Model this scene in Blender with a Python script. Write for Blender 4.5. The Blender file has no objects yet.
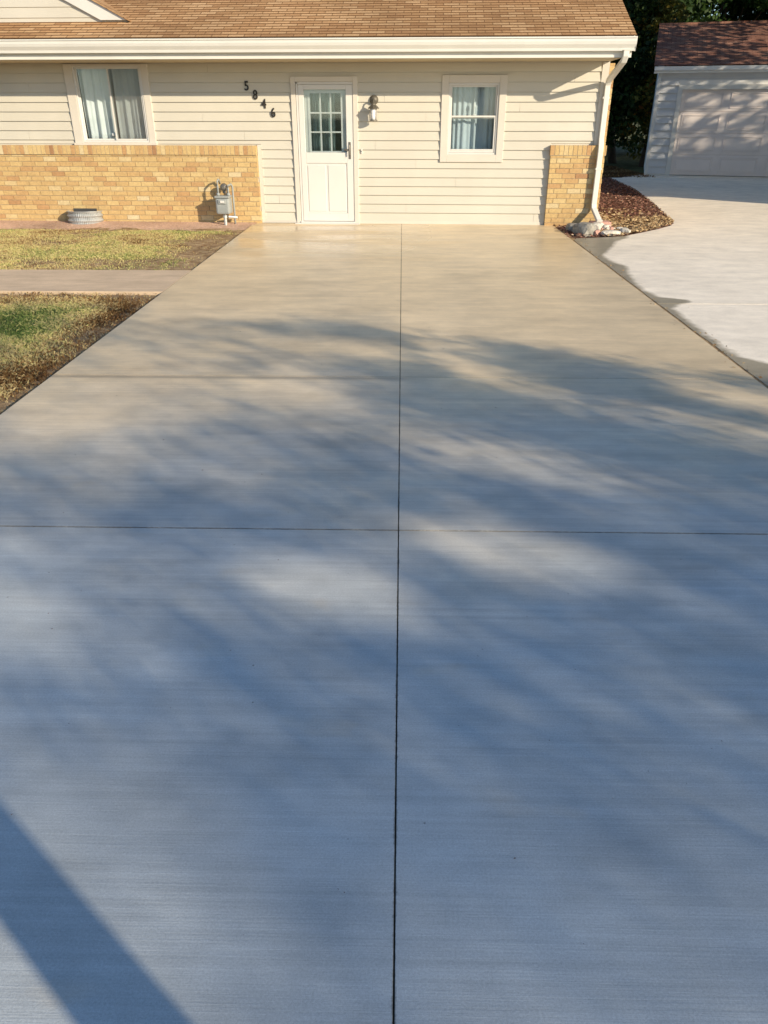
import bpy, math, random
import numpy as np
from mathutils import Vector, Matrix, noise
rnd = random.Random(7); rng = np.random.default_rng(11)
S = bpy.context.scene; C = S.collection
R = math.radians

# ---------------------------------------------------------------- materials
def new_mat(name):
    m = bpy.data.materials.new(name); m.use_nodes = True
    nt = m.node_tree; b = nt.nodes['Principled BSDF']
    return m, nt, b
def N(nt, t, **kw):
    n = nt.nodes.new(t)
    for k, v in kw.items():
        if k in n.inputs: n.inputs[k].default_value = v
        else: setattr(n, k, v)
    return n
def coords(nt, scale=(1,1,1), kind='Object'):
    tc = N(nt, 'ShaderNodeTexCoord'); mp = N(nt, 'ShaderNodeMapping')
    mp.inputs['Scale'].default_value = scale
    nt.links.new(tc.outputs[kind], mp.inputs['Vector']); return mp.outputs['Vector']
def ramp(nt, fac, stops, interp='LINEAR'):
    r = N(nt, 'ShaderNodeValToRGB'); e = r.color_ramp.elements; r.color_ramp.interpolation = interp
    while len(e) < len(stops): e.new(0.5)
    for el, (p, c) in zip(e, stops):
        el.position = p; el.color = (c, c, c, 1) if isinstance(c, (int, float)) else (*c, 1)
    nt.links.new(fac, r.inputs['Fac']); return r.outputs['Color']
def noise_tex(nt, vec, scale, detail=4, rough=.55):
    n = N(nt, 'ShaderNodeTexNoise'); n.inputs['Scale'].default_value = scale
    n.inputs['Detail'].default_value = detail; n.inputs['Roughness'].default_value = rough
    nt.links.new(vec, n.inputs['Vector']); return n.outputs['Fac']
def mix(nt, fac, a, b, bt='MIX'):
    m = N(nt, 'ShaderNodeMix'); m.data_type = 'RGBA'; m.blend_type = bt
    for s, v in ((m.inputs['Factor'], fac), (m.inputs[6], a), (m.inputs[7], b)):
        if hasattr(v, 'links'): nt.links.new(v, s)
        elif isinstance(v, (int, float)): s.default_value = v
        else: s.default_value = (*v, 1)
    return m.outputs[2]
def math_n(nt, op, a, b=0.0, c=0.0, clamp=False):
    m = N(nt, 'ShaderNodeMath'); m.operation = op; m.use_clamp = clamp
    for s, v in zip(m.inputs, (a, b, c)):
        if hasattr(v, 'links'): nt.links.new(v, s)
        else: s.default_value = v
    return m.outputs[0]
def bump(nt, b, h, strength=.3, dist=.01, prev=None):
    n = N(nt, 'ShaderNodeBump'); n.inputs['Strength'].default_value = strength; n.inputs['Distance'].default_value = dist
    nt.links.new(h, n.inputs['Height'])
    if prev: nt.links.new(prev, n.inputs['Normal'])
    nt.links.new(n.outputs[0], b.inputs['Normal']); return n.outputs[0]
def simple(name, col, rough=.6, var=.12, scale=3.0, metal=0, bumps=0, spec=.4, bscale=60):
    m, nt, b = new_mat(name)
    v = coords(nt); f = noise_tex(nt, v, scale)
    lo = tuple(c*(1-var) for c in col); hi = tuple(min(1, c*(1+var)) for c in col)
    nt.links.new(ramp(nt, f, [(.3, lo), (.7, hi)]), b.inputs['Base Color'])
    b.inputs['Roughness'].default_value = rough; b.inputs['Metallic'].default_value = metal
    b.inputs['Specular IOR Level'].default_value = spec
    if bumps: bump(nt, b, noise_tex(nt, v, bscale), bumps, .01)
    return m
M = {}
M['siding'] = simple('vinyl_siding', (.585, .55, .465), .5, .05, 1.2, bumps=.03)
M['trim'] = simple('cream_trim', (.63, .585, .51), .5, .04, 2)
M['white'] = simple('white_paint', (.67, .65, .61), .35, .03, 2)
M['gutter'] = simple('gutter_white', (.72, .70, .64), .4, .05, 2)
M['soffit'] = simple('soffit_tan', (.52, .43, .28), .6, .05, 2)
M['curtain'] = simple('curtain_cloth', (.80, .79, .77), .9, .05, 4)
M['dark'] = simple('dark_interior', (.06, .06, .06), .9, .1, 2)
M['curtain_grey'] = simple('grey_curtain_cloth', (.52, .57, .60), .9, .1, 4)
M['sheer'] = simple('sheer_grey_cloth', (.25, .29, .27), .9, .1, 4)
M['garage_siding'] = simple('garage_siding', (.62, .62, .62), .5, .05, 2)
M['screen'] = simple('insect_screen', (.10, .10, .10), .8, .1, 2)
M['bronze'] = simple('bronze', (.13, .12, .10), .5, .2, 20, metal=.4)
M['pewter'] = simple('pewter', (.22, .20, .17), .4, .2, 20, metal=.6)
M['digit'] = simple('black_digit', (.03, .025, .02), .5, .1, 20)
M['galv'] = simple('galvanised_steel', (.48, .50, .50), .45, .15, 12, metal=.55)
M['metergrey'] = simple('meter_grey', (.30, .32, .31), .5, .1, 12)
M['stone_grey'] = simple('stone_grey', (.30, .28, .24), .85, .35, 14, bumps=.8, bscale=30)
M['stone_pale'] = simple('stone_pale', (.60, .55, .47), .85, .3, 16, bumps=.8, bscale=30)
M['brick_pink'] = simple('brick_pink', (.58, .33, .26), .85, .15, 20, bumps=.4)
M['wood'] = simple('weathered_wood', (.22, .16, .11), .8, .3, 6, bumps=.4)
M['bark'] = simple('bark', (.10, .075, .05), .9, .35, 5, bumps=.9, bscale=18)
M['brown_roof'] = simple('brown_roof', (.20, .10, .07), .9, .3, 8)
M['garage_white'] = simple('garage_white', (.78, .77, .75), .5, .05, 2)
M['garage_door'] = simple('garage_door_paint', (.78, .70, .66), .5, .05, 2)

# window glass: clear pane with a soft reflection
m, nt, b = new_mat('window_glass'); nt.nodes.remove(b)
out = nt.nodes['Material Output']
tr = N(nt, 'ShaderNodeBsdfTransparent'); tr.inputs['Color'].default_value = (.90, .94, .95, 1)
gl = N(nt, 'ShaderNodeBsdfGlossy'); gl.inputs['Roughness'].default_value = .03; gl.inputs['Color'].default_value = (.9, .95, 1, 1)
lw = N(nt, 'ShaderNodeLayerWeight'); lw.inputs['Blend'].default_value = .5
mx = N(nt, 'ShaderNodeMixShader'); nt.links.new(math_n(nt, 'MULTIPLY_ADD', math_n(nt, 'POWER', lw.outputs['Facing'], 4.0), .8, .07), mx.inputs[0])
nt.links.new(tr.outputs[0], mx.inputs[1]); nt.links.new(gl.outputs[0], mx.inputs[2]); nt.links.new(mx.outputs[0], out.inputs['Surface'])
M['glass'] = m
m, nt, b = new_mat('screen_mesh'); nt.nodes.remove(b); out = nt.nodes['Material Output']
tr = N(nt, 'ShaderNodeBsdfTransparent'); df = N(nt, 'ShaderNodeBsdfDiffuse'); df.inputs['Color'].default_value = (.16, .15, .14, 1)
mx = N(nt, 'ShaderNodeMixShader'); mx.inputs[0].default_value = .36
nt.links.new(tr.outputs[0], mx.inputs[1]); nt.links.new(df.outputs[0], mx.inputs[2]); nt.links.new(mx.outputs[0], out.inputs['Surface'])
M['mesh'] = m

def attr_mat(name, stops, rough=.8, nscale=40, bumps=.4, var=.25, spec=.3):
    m, nt, b = new_mat(name)
    a = N(nt, 'ShaderNodeAttribute'); a.attribute_name = 'tone'
    col = ramp(nt, a.outputs['Fac'], stops)
    v = coords(nt); f = noise_tex(nt, v, nscale)
    col = mix(nt, 1.0, col, ramp(nt, f, [(.25, 1-var), (.75, 1+0.0)]), 'MULTIPLY')
    nt.links.new(col, b.inputs['Base Color']); b.inputs['Roughness'].default_value = rough
    b.inputs['Specular IOR Level'].default_value = spec
    if bumps: bump(nt, b, f, bumps, .008)
    return m
M['brick'] = attr_mat('yellow_brick', [(0, (.40, .22, .11)), (.2, (.54, .32, .15)), (.5, (.61, .42, .19)), (.75, (.67, .49, .23)), (1, (.70, .58, .36))], .85, 30)
M['mortar'] = simple('mortar', (.50, .41, .28), .95, .15, 20)
M['mulch_chip'] = attr_mat('mulch_chips', [(0, (.12, .055, .04)), (.5, (.30, .145, .105)), (.8, (.44, .30, .20)), (1, (.60, .46, .32))], .9, 30)
M['litter'] = attr_mat('dry_leaf', [(0, (.30, .17, .08)), (.5, (.48, .33, .17)), (1, (.62, .50, .30))], .85, 30)

def foliage(name, stops, trans=.35, rough=.55):
    m, nt, b = new_mat(name)
    a = N(nt, 'ShaderNodeAttribute'); a.attribute_name = 'tone'
    col = ramp(nt, a.outputs['Fac'], stops)
    nt.links.new(col, b.inputs['Base Color']); b.inputs['Roughness'].default_value = rough
    b.inputs['Specular IOR Level'].default_value = .25
    t = N(nt, 'ShaderNodeBsdfTranslucent'); nt.links.new(col, t.inputs['Color'])
    mx = N(nt, 'ShaderNodeMixShader'); mx.inputs[0].default_value = trans
    nt.links.new(b.outputs[0], mx.inputs[1]); nt.links.new(t.outputs[0], mx.inputs[2])
    nt.links.new(mx.outputs[0], nt.nodes['Material Output'].inputs['Surface'])
    return m
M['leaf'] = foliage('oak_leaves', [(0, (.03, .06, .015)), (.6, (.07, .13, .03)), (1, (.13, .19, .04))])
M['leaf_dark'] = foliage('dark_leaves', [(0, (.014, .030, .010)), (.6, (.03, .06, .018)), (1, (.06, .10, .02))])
M['leaf_autumn'] = foliage('autumn_leaves', [(0, (.05, .07, .015)), (.5, (.16, .16, .03)), (.8, (.35, .25, .05)), (1, (.40, .17, .05))])
M['blade'] = foliage('grass_blades', [(0, (.09, .045, .02)), (.25, (.28, .155, .055)), (.45, (.68, .55, .28)), (.65, (.60, .56, .21)), (.82, (.20, .26, .07)), (1, (.09, .16, .04))], .3, .7)

# asphalt shingle roof (three-tab courses are modelled; tab colours are procedural)
def shingle(name, cols):
    m, nt, b = new_mat(name)
    v = coords(nt)
    br = N(nt, 'ShaderNodeTexBrick'); nt.links.new(v, br.inputs['Vector'])
    br.inputs['Scale'].default_value = 1; br.inputs['Brick Width'].default_value = .24; br.inputs['Row Height'].default_value = .105
    br.inputs['Mortar Size'].default_value = .006; br.inputs['Mortar Smooth'].default_value = .2
    br.inputs['Color1'].default_value = (0, 0, 0, 1); br.inputs['Color2'].default_value = (1, 1, 1, 1); br.inputs['Mortar'].default_value = (.5, .5, .5, 1)
    c = ramp(nt, br.outputs['Color'], [(0, cols[0]), (.5, cols[1]), (1, cols[2])])
    n1 = noise_tex(nt, v, .5, 3); c = mix(nt, 1, c, ramp(nt, n1, [(.35, .72), (.65, 1.05)]), 'MULTIPLY')
    n2 = noise_tex(nt, v, 60, 3); c = mix(nt, 1, c, ramp(nt, n2, [(.3, .7), (.7, 1.1)]), 'MULTIPLY')
    c = mix(nt, br.outputs['Fac'], c, tuple(x*.35 for x in cols[0]))
    nt.links.new(c, b.inputs['Base Color']); b.inputs['Roughness'].default_value = .95; b.inputs['Specular IOR Level'].default_value = .15
    bump(nt, b, n2, .5, .01)
    return m
M['shingle'] = shingle('tan_shingles', ((.46, .25, .115), (.60, .35, .165), (.72, .46, .24)))
M['shingle_dark'] = shingle('brown_shingles', ((.34, .16, .12), (.44, .22, .16), (.54, .30, .22)))

# concrete of the driveway: brushed across, damp near the house; sunlit tan and shade blue painted in
def concrete(name, dry, wet, kind):
    m, nt, b = new_mat(name)
    v = coords(nt, kind='Object')
    sep = N(nt, 'ShaderNodeSeparateXYZ'); nt.links.new(v, sep.inputs[0]); X, Y = sep.outputs[0], sep.outputs[1]
    big = noise_tex(nt, v, .55, 4)
    med = noise_tex(nt, coords(nt, (1, 2.2, 1)), 2.2, 5, .6)
    broom = noise_tex(nt, coords(nt, (2.2, 190, 1)), 1.0, 3, .7)
    broom2 = noise_tex(nt, coords(nt, (.5, 42, 1)), 1.0, 2, .6)
    fine = noise_tex(nt, v, 170, 3)
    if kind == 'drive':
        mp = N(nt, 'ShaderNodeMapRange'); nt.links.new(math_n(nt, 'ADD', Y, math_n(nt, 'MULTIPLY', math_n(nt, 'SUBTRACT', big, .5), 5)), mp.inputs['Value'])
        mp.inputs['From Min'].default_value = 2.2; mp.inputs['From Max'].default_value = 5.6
        wet_or_sun_f = mp.outputs[0]
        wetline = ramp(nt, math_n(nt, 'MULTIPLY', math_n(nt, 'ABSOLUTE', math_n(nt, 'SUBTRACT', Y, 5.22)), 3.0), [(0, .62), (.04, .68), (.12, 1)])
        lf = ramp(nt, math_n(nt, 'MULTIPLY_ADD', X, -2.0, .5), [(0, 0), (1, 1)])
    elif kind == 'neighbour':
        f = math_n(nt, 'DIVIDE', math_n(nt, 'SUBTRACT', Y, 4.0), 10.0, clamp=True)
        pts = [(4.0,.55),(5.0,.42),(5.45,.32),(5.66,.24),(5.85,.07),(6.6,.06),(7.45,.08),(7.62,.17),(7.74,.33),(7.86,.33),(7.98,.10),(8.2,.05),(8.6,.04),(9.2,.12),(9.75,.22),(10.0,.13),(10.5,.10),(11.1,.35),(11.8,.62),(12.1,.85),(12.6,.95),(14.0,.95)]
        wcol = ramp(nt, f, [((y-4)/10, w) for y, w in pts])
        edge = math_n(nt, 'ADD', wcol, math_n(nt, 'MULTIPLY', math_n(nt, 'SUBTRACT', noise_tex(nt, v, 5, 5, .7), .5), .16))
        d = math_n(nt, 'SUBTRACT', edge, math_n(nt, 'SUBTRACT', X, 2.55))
        wet_or_sun_f = math_n(nt, 'MULTIPLY_ADD', d, 13, .5, clamp=True)
    else:
        wet_or_sun_f = None
    tone = ramp(nt, med, [(.3, .86), (.7, 1.08)])
    col = mix(nt, wet_or_sun_f if wet_or_sun_f is not None else 0.0, dry, wet)
    col = mix(nt, 1, col, tone, 'MULTIPLY')
    col = mix(nt, 1, col, ramp(nt, big, [(.3, .92), (.7, 1.06)]), 'MULTIPLY')
    if kind != 'neighbour':
        col = mix(nt, 1, col, ramp(nt, broom, [(.3, .92), (.7, 1.05)]), 'MULTIPLY')
        col = mix(nt, 1, col, ramp(nt, broom2, [(.3, .93), (.7, 1.05)]), 'MULTIPLY')
    col = mix(nt, 1, col, ramp(nt, fine, [(.3, .88), (.7, 1.09)]), 'MULTIPLY')
    grit = noise_tex(nt, v, 420, 2, .7)
    col = mix(nt, 1, col, ramp(nt, grit, [(.28, .80), (.5, 1.0), (.75, 1.12)]), 'MULTIPLY')
    blot = noise_tex(nt, v, 6.5, 6, .68)
    col = mix(nt, 1, col, ramp(nt, blot, [(.3, .93), (.5, 1.0), (.7, 1.05)]), 'MULTIPLY')
    # specks and small pits
    vo = N(nt, 'ShaderNodeTexVoronoi'); vo.inputs['Scale'].default_value = 11; nt.links.new(v, vo.inputs['Vector'])
    vs = math_n(nt, 'LESS_THAN', math_n(nt, 'ADD', vo.outputs['Distance'], math_n(nt, 'MULTIPLY', noise_tex(nt, v, 35, 2), .17)), .105)
    col = mix(nt, math_n(nt, 'MULTIPLY', vs, .55), col, (.09, .08, .065))
    if kind == 'drive':
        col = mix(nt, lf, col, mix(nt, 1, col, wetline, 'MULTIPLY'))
        nz = math_n(nt, 'SUBTRACT', noise_tex(nt, v, 60, 4, .7), .5)
        nz2 = math_n(nt, 'SUBTRACT', noise_tex(nt, v, 6, 3), .5)
        wob = math_n(nt, 'ADD', math_n(nt, 'MULTIPLY', nz, .014), math_n(nt, 'MULTIPLY', nz2, .010))
        for src, c0, w_, st in ((X, 0.0, .0030, .7), (Y, 3.01, .006, .6), (Y, 5.26, .006, .35), (Y, .76, .007, .7)):
            dist = math_n(nt, 'ADD', math_n(nt, 'ABSOLUTE', math_n(nt, 'SUBTRACT', src, c0)), wob)
            dm = math_n(nt, 'MULTIPLY', math_n(nt, 'MULTIPLY_ADD', dist, -250, 250*w_+.5, clamp=True), st)
            col = mix(nt, dm, col, (.10, .095, .085))
        # curing blotches and faint broom overlaps
        cur = noise_tex(nt, coords(nt, (.8, 1.5, 1)), .9, 6, .62)
        col = mix(nt, 1, col, ramp(nt, cur, [(.32, .84), (.5, 1.0), (.7, 1.10)]), 'MULTIPLY')
        strk = noise_tex(nt, coords(nt, (.25, 14, 1)), 1.0, 3, .6)
        col = mix(nt, 1, col, ramp(nt, strk, [(.32, .96), (.5, 1.0), (.68, 1.02)]), 'MULTIPLY')
        bl = ramp(nt, math_n(nt, 'ADD', math_n(nt, 'MULTIPLY', noise_tex(nt, coords(nt, (1.4, 2.4, 1)), 1.6, 3), 1.0), 0), [(.62, 0), (.78, .35)])
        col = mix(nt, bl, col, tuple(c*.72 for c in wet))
    nt.links.new(col, b.inputs['Base Color'])
    if wet_or_sun_f is not None:
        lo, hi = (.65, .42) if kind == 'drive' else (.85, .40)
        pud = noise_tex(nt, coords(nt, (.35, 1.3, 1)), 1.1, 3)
        r0 = math_n(nt, 'MULTIPLY_ADD', wet_or_sun_f, hi-lo, lo)
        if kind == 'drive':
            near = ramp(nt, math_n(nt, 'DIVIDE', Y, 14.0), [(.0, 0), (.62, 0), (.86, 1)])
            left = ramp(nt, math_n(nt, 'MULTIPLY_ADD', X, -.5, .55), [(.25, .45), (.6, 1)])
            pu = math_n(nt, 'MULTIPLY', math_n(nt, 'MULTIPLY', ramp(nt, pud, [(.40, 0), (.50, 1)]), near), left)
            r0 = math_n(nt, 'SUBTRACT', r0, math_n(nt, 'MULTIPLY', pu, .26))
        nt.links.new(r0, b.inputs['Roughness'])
        hb = math_n(nt, 'MULTIPLY_ADD', wet_or_sun_f, -.7, 1.0)
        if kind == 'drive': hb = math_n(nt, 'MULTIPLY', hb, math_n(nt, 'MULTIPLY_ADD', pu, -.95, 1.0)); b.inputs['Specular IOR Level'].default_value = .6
    else:
        b.inputs['Roughness'].default_value = .85; hb = 1.0
    if kind != 'drive': b.inputs['Specular IOR Level'].default_value = .2
    h = math_n(nt, 'MULTIPLY', math_n(nt, 'ADD', math_n(nt, 'MULTIPLY', broom, 1.0 if kind != 'neighbour' else .2), math_n(nt, 'MULTIPLY', fine, .5)), hb)
    bump(nt, b, h, .32, .003)
    return m
M['drive'] = concrete('brushed_concrete', (.485, .52, .53), (.78, .615, .39), 'drive')  # first colour holds the blue of the shade, second the yellow of the sun
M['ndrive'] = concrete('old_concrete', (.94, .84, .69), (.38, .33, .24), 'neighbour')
M['walk'] = concrete('walkway_concrete', (.70, .53, .36), (.4, .3, .2), 'walk')

def soil(name, c1, c2, c3, sc=9):
    m, nt, b = new_mat(name); v = coords(nt)
    f = noise_tex(nt, v, sc, 8, .7); g = noise_tex(nt, v, 1.3, 3)
    c = ramp(nt, f, [(.3, c1), (.5, c2), (.72, c3)])
    c = mix(nt, 1, c, ramp(nt, g, [(.3, .75), (.7, 1.15)]), 'MULTIPLY')
    nt.links.new(c, b.inputs['Base Color']); b.inputs['Roughness'].default_value = .97; b.inputs['Specular IOR Level'].default_value = .15
    bump(nt, b, f, .9, .04); return m
M['soil'] = soil('lawn_soil', (.17, .095, .045), (.36, .24, .13), (.60, .46, .27))
M['ground'] = soil('far_ground', (.05, .055, .02), (.10, .10, .035), (.17, .14, .06), 3)
M['pinksoil'] = soil('pink_gravel', (.48, .31, .22), (.66, .44, .32), (.80, .60, .46), 25)
M['mulch'] = soil('mulch_soil', (.08, .04, .03), (.17, .09, .06), (.28, .17, .12), 18)
M['darksoil'] = soil('joint_dirt', (.03, .025, .018), (.08, .065, .045), (.16, .13, .09), 25)

# ---------------------------------------------------------------- mesh helpers
class MB:
    def __init__(s): s.v = []; s.f = []; s.t = []; s.tone = 0.5
    def face(s, pts):
        n = len(s.v); s.v += [tuple(p) for p in pts]; s.f.append(tuple(range(n, n+len(pts)))); s.t.append(s.tone)
    def box(s, x0, x1, y0, y1, z0, z1):
        n = len(s.v)
        s.v += [(x0,y0,z0),(x1,y0,z0),(x1,y1,z0),(x0,y1,z0),(x0,y0,z1),(x1,y0,z1),(x1,y1,z1),(x0,y1,z1)]
        for q in ((3,2,1,0),(4,5,6,7),(0,1,5,4),(1,2,6,5),(2,3,7,6),(3,0,4,7)): s.f.append(tuple(n+i for i in q)); s.t.append(s.tone)
        return s
    def prism(s, prof, x0, x1, axis='x'):
        # prof: list of (y,z), extruded along x (or (x,z) extruded along y when axis='y')
        n = len(s.v); k = len(prof)
        for X in (x0, x1):
            for a, b_ in prof: s.v.append((X, a, b_) if axis == 'x' else (a, X, b_))
        for i in range(k):
            j = (i+1) % k; s.f.append((n+i, n+j, n+k+j, n+k+i)); s.t.append(s.tone)
        s.f.append(tuple(n+i for i in range(k))[::-1]); s.f.append(tuple(n+k+i for i in range(k))); s.t += [s.tone]*2
        return s
    def tube(s, pts, r, n=10, cap=True):
        pts = [Vector(p) for p in pts]; rr = r if isinstance(r, (list, tuple)) else [r]*len(pts)
        base = len(s.v); up = Vector((.13, .2, .97))
        for i, p in enumerate(pts):
            d = (pts[min(i+1, len(pts)-1)] - pts[max(i-1, 0)]).normalized()
            a = d.cross(up)
            if a.length < .05: a = d.cross(Vector((1, 0, 0)))
            a.normalize(); b_ = d.cross(a)
            for k in range(n):
                t = 2*math.pi*k/n; s.v.append(tuple(p + (a*math.cos(t)+b_*math.sin(t))*rr[i]))
        for i in range(len(pts)-1):
            for k in range(n):
                q = base+i*n; s.f.append((q+k, q+(k+1)%n, q+n+(k+1)%n, q+n+k)); s.t.append(s.tone)
        if cap:
            s.f.append(tuple(base+k for k in range(n))[::-1]); s.f.append(tuple(base+(len(pts)-1)*n+k for k in range(n))); s.t += [s.tone]*2
        return s
    def lathe(s, prof, c=(0,0,0), n=20, axis='z'):
        base = len(s.v)
        for r, z in prof:
            for k in range(n):
                t = 2*math.pi*k/n; x, y = r*math.cos(t), r*math.sin(t)
                p = (x, y, z) if axis == 'z' else ((x, z, y) if axis == 'y' else (z, x, y))
                s.v.append((c[0]+p[0], c[1]+p[1], c[2]+p[2]))
        for i in range(len(prof)-1):
            for k in range(n):
                q = base+i*n; s.f.append((q+k, q+(k+1)%n, q+n+(k+1)%n, q+n+k)); s.t.append(s.tone)
        s.f.append(tuple(base+k for k in range(n))[::-1]); s.f.append(tuple(base+(len(prof)-1)*n+k for k in range(n))); s.t += [s.tone]*2
        return s
    def build(s, name, mat, parent=None, smooth=False, bevel=0, loc=None):
        me = bpy.data.meshes.new(name); me.from_pydata(s.v, [], s.f); me.materials.append(M[mat])
        at = me.attributes.new('tone', 'FLOAT', 'FACE'); at.data.foreach_set('value', s.t)
        if smooth: me.shade_smooth()
        o = bpy.data.objects.new(name, me); C.objects.link(o)
        if parent: o.parent = parent
        if loc: o.location = loc
        if bevel:
            bm = o.modifiers.new('bevel', 'BEVEL'); bm.width = bevel; bm.segments = 2; bm.limit_method = 'ANGLE'
        return o
def soup(name, mat, V, F, tone, parent=None):      # fast mesh from numpy: V (n,3), F (m,k)
    me = bpy.data.meshes.new(name); n, (mm, k) = len(V), F.shape
    me.vertices.add(n); me.vertices.foreach_set('co', V.astype(np.float32).ravel())
    me.loops.add(mm*k); me.loops.foreach_set('vertex_index', F.astype(np.int32).ravel())
    me.polygons.add(mm); me.polygons.foreach_set('loop_start', np.arange(0, mm*k, k, dtype=np.int32))
    me.update(calc_edges=True); me.validate()
    at = me.attributes.new('tone', 'FLOAT', 'FACE'); at.data.foreach_set('value', tone.astype(np.float32))
    me.materials.append(M[mat]); o = bpy.data.objects.new(name, me); C.objects.link(o)
    if parent: o.parent = parent
    return o
def tag(o, label=None, cat=None, group=None, kind=None):
    for k, v in (('label', label), ('category', cat), ('group', group), ('kind', kind)):
        if v: o[k] = v
    return o
def empty(name, loc=(0,0,0), rz=0, **kw):
    o = bpy.data.objects.new(name, None); C.objects.link(o); o.location = loc; o.rotation_euler = (0, 0, rz); o.empty_display_size = .2
    tag(o, kw.get('label'), kw.get('cat'), kw.get('group')); return o

# ---------------------------------------------------------------- sun
L = Vector((-1.19, 1.0, -.565)).normalized()          # direction the light travels
azim = math.atan2(-L.x, -L.y)                         # from +Y towards +X
elev = math.asin(-L.z)
HR = R(-2.2)
house = empty('ranch_house', (0, 13.65, 0), HR, label='cream sided ranch house with yellow brick wainscot and white door facing the new driveway', cat='house')
garage_loc = (7.22, 24.9, 0)

# ---------------------------------------------------------------- setting
def struct(o): o['kind'] = 'structure'; return o
b = MB()
b.face([(-300,-200,-.07),(300,-200,-.07),(300,400,-.07),(-300,400,-.07)])
struct(b.build('ground', 'ground'))
# driveway slabs with open tooled joints
b = MB(); g = .0022
for x0, x1 in ((-2.5, -g), (g, 2.52)):
    ys = [-6.3, -3.75, -1.49, .76, 3.01, 5.26, 13.66]
    for i in range(6):
        b.box(x0, x1, ys[i]+.0035, ys[i+1]-.0035, -.12, 0)
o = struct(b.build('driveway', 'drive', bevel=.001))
b = MB(); b.box(-2.49, 2.50, -6.3, 13.63, -.11, -.005); struct(b.build('joint_filler', 'darksoil'))
b = MB(); b.box(2.49, 2.60, -6, 13.2, -.11, -.007); struct(b.build('driveway_edge_soil', 'soil'))
# neighbouring driveway with the curved edge round the mulch bed
edge = [(3.08,12.17),(3.4,12.3),(3.75,12.66),(4.15,13.1),(4.5,13.55),(4.66,13.95),(4.78,14.6),(4.98,15.7),(5.2,17.0),(5.42,18.4),(5.65,20),(5.8,21.6),(5.95,23.9)]
rightpts = [(30,23.9),(30,-6)]
slab = lambda pts, z0, z1, bb: None
def poly_slab(b, pts, z0, z1):
    b.face([(x, y, z1) for x, y in pts])
    for i in range(len(pts)):
        a, c = pts[i], pts[(i+1) % len(pts)]
        b.face([(a[0],a[1],z0),(c[0],c[1],z0),(c[0],c[1],z1),(a[0],a[1],z1)])
rj = random.Random(3)
b = MB()
lx = lambda y: 2.550 + .012*noise.noise(Vector((0, y*1.7, 3))) + .008*noise.noise(Vector((0, y*7, 8)))
ys1 = [-6 + i*.15 for i in range(int((7.66+6)/.15)+1)] + [7.66]
poly_slab(b, [(lx(y), y) for y in ys1][::-1] + [(2.56,-6.02),(30,-6.02),(30,7.66)], -.1, -.004)
ys2 = [7.675 + i*.15 for i in range(int((11.98-7.675)/.15)+1)]
poly_slab(b, [(30,7.675),(30,23.9)] + edge[::-1] + [(2.62,12.05)] + [(lx(y), y) for y in ys2][::-1], -.1, -.004)
struct(b.build('neighbour_driveway', 'ndrive'))
b = MB()
poly_slab(b, [(6.3, 23.906), (11.2, 23.906), (10.9, 24.02), (7.25, 24.93), (7.1, 24.93)], -.1, .004); struct(b.build('garage_apron', 'ndrive'))
# walkway joining from the left
b = MB()
b.box(-16, -2.515, 8.14, 9.36, -.12, -.006)
struct(b.build('walkway', 'walk', bevel=.0025))
# lawn soil: bumpy sheets
def bumpy(name, mat, x0, x1, y0, y1, z, amp, step=.08, pred=None, sc=3):
    nx, ny = int((x1-x0)/step)+1, int((y1-y0)/step)+1
    V = []; 
    for j in range(ny):
        for i in range(nx):
            x = x0+(x1-x0)*i/(nx-1); y = y0+(y1-y0)*j/(ny-1)
            V.append((x, y, z+amp*noise.fractal(Vector((x*sc, y*sc, 1)), .6, 2, 4)))
    F = [(j*nx+i, j*nx+i+1, (j+1)*nx+i+1, (j+1)*nx+i) for j in range(ny-1) for i in range(nx-1)]
    if pred: F = [f for f in F if pred(sum(V[k][0] for k in f)/4, sum(V[k][1] for k in f)/4)]
    me = bpy.data.meshes.new(name); me.from_pydata(V, [], F); me.materials.append(M[mat]); me.shade_smooth()
    o = bpy.data.objects.new(name, me); C.objects.link(o); return struct(o)
bumpy('front_lawn_soil', 'soil', -12, -2.53, 2.0, 8.12, -.035, .018)
bumpy('house_lawn_soil', 'soil', -12, -2.52, 9.38, 13.45, -.03, .014)
def in_poly(x, y, P):
    c = False
    for i in range(len(P)):
        (x1, y1), (x2, y2) = P[i], P[i-1]
        if (y1 > y) != (y2 > y) and x < (x2-x1)*(y-y1)/(y2-y1)+x1: c = not c
    return c
bedP = [(2.52,12.10),(3.08,12.17)] + edge[1:] + [(4.4,24.2),(3.1,24.2),(3.1,13.72),(2.52,13.72)]
bumpy('mulch_bed', 'mulch', 2.5, 6.0, 12.0, 24.2, -.02, .03, .1, lambda x, y: in_poly(x, y, bedP))
# pink gravel strip along the brick wall
b = MB(); 
ex = Vector((math.cos(HR), math.sin(HR), 0)); ey = Vector((-math.sin(HR), math.cos(HR), 0)); HP = Vector((0, 13.65, 0))
hw = lambda x, y, z: HP + ex*x + ey*y + Vector((0, 0, z))
nseg = 120
for i in range(nseg):
    xa, xb = -9+(6.55)*i/nseg, -9+(6.55)*(i+1)/nseg
    ya, yb = (-.82-.10*noise.noise(Vector((xx*2.5, 0, 0))) for xx in (xa, xb))
    b.face([hw(xa, ya, -.035), hw(xb, yb, -.035), hw(xb, -.09, .012), hw(xa, -.09, .012)])
struct(b.build('gravel_border', 'pinksoil'))
# back lawn behind the bed, in front of the trees
bumpy('back_lawn', 'ground', 2.9, 7.1, 24.2, 29, -.03, .02, .2)

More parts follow.
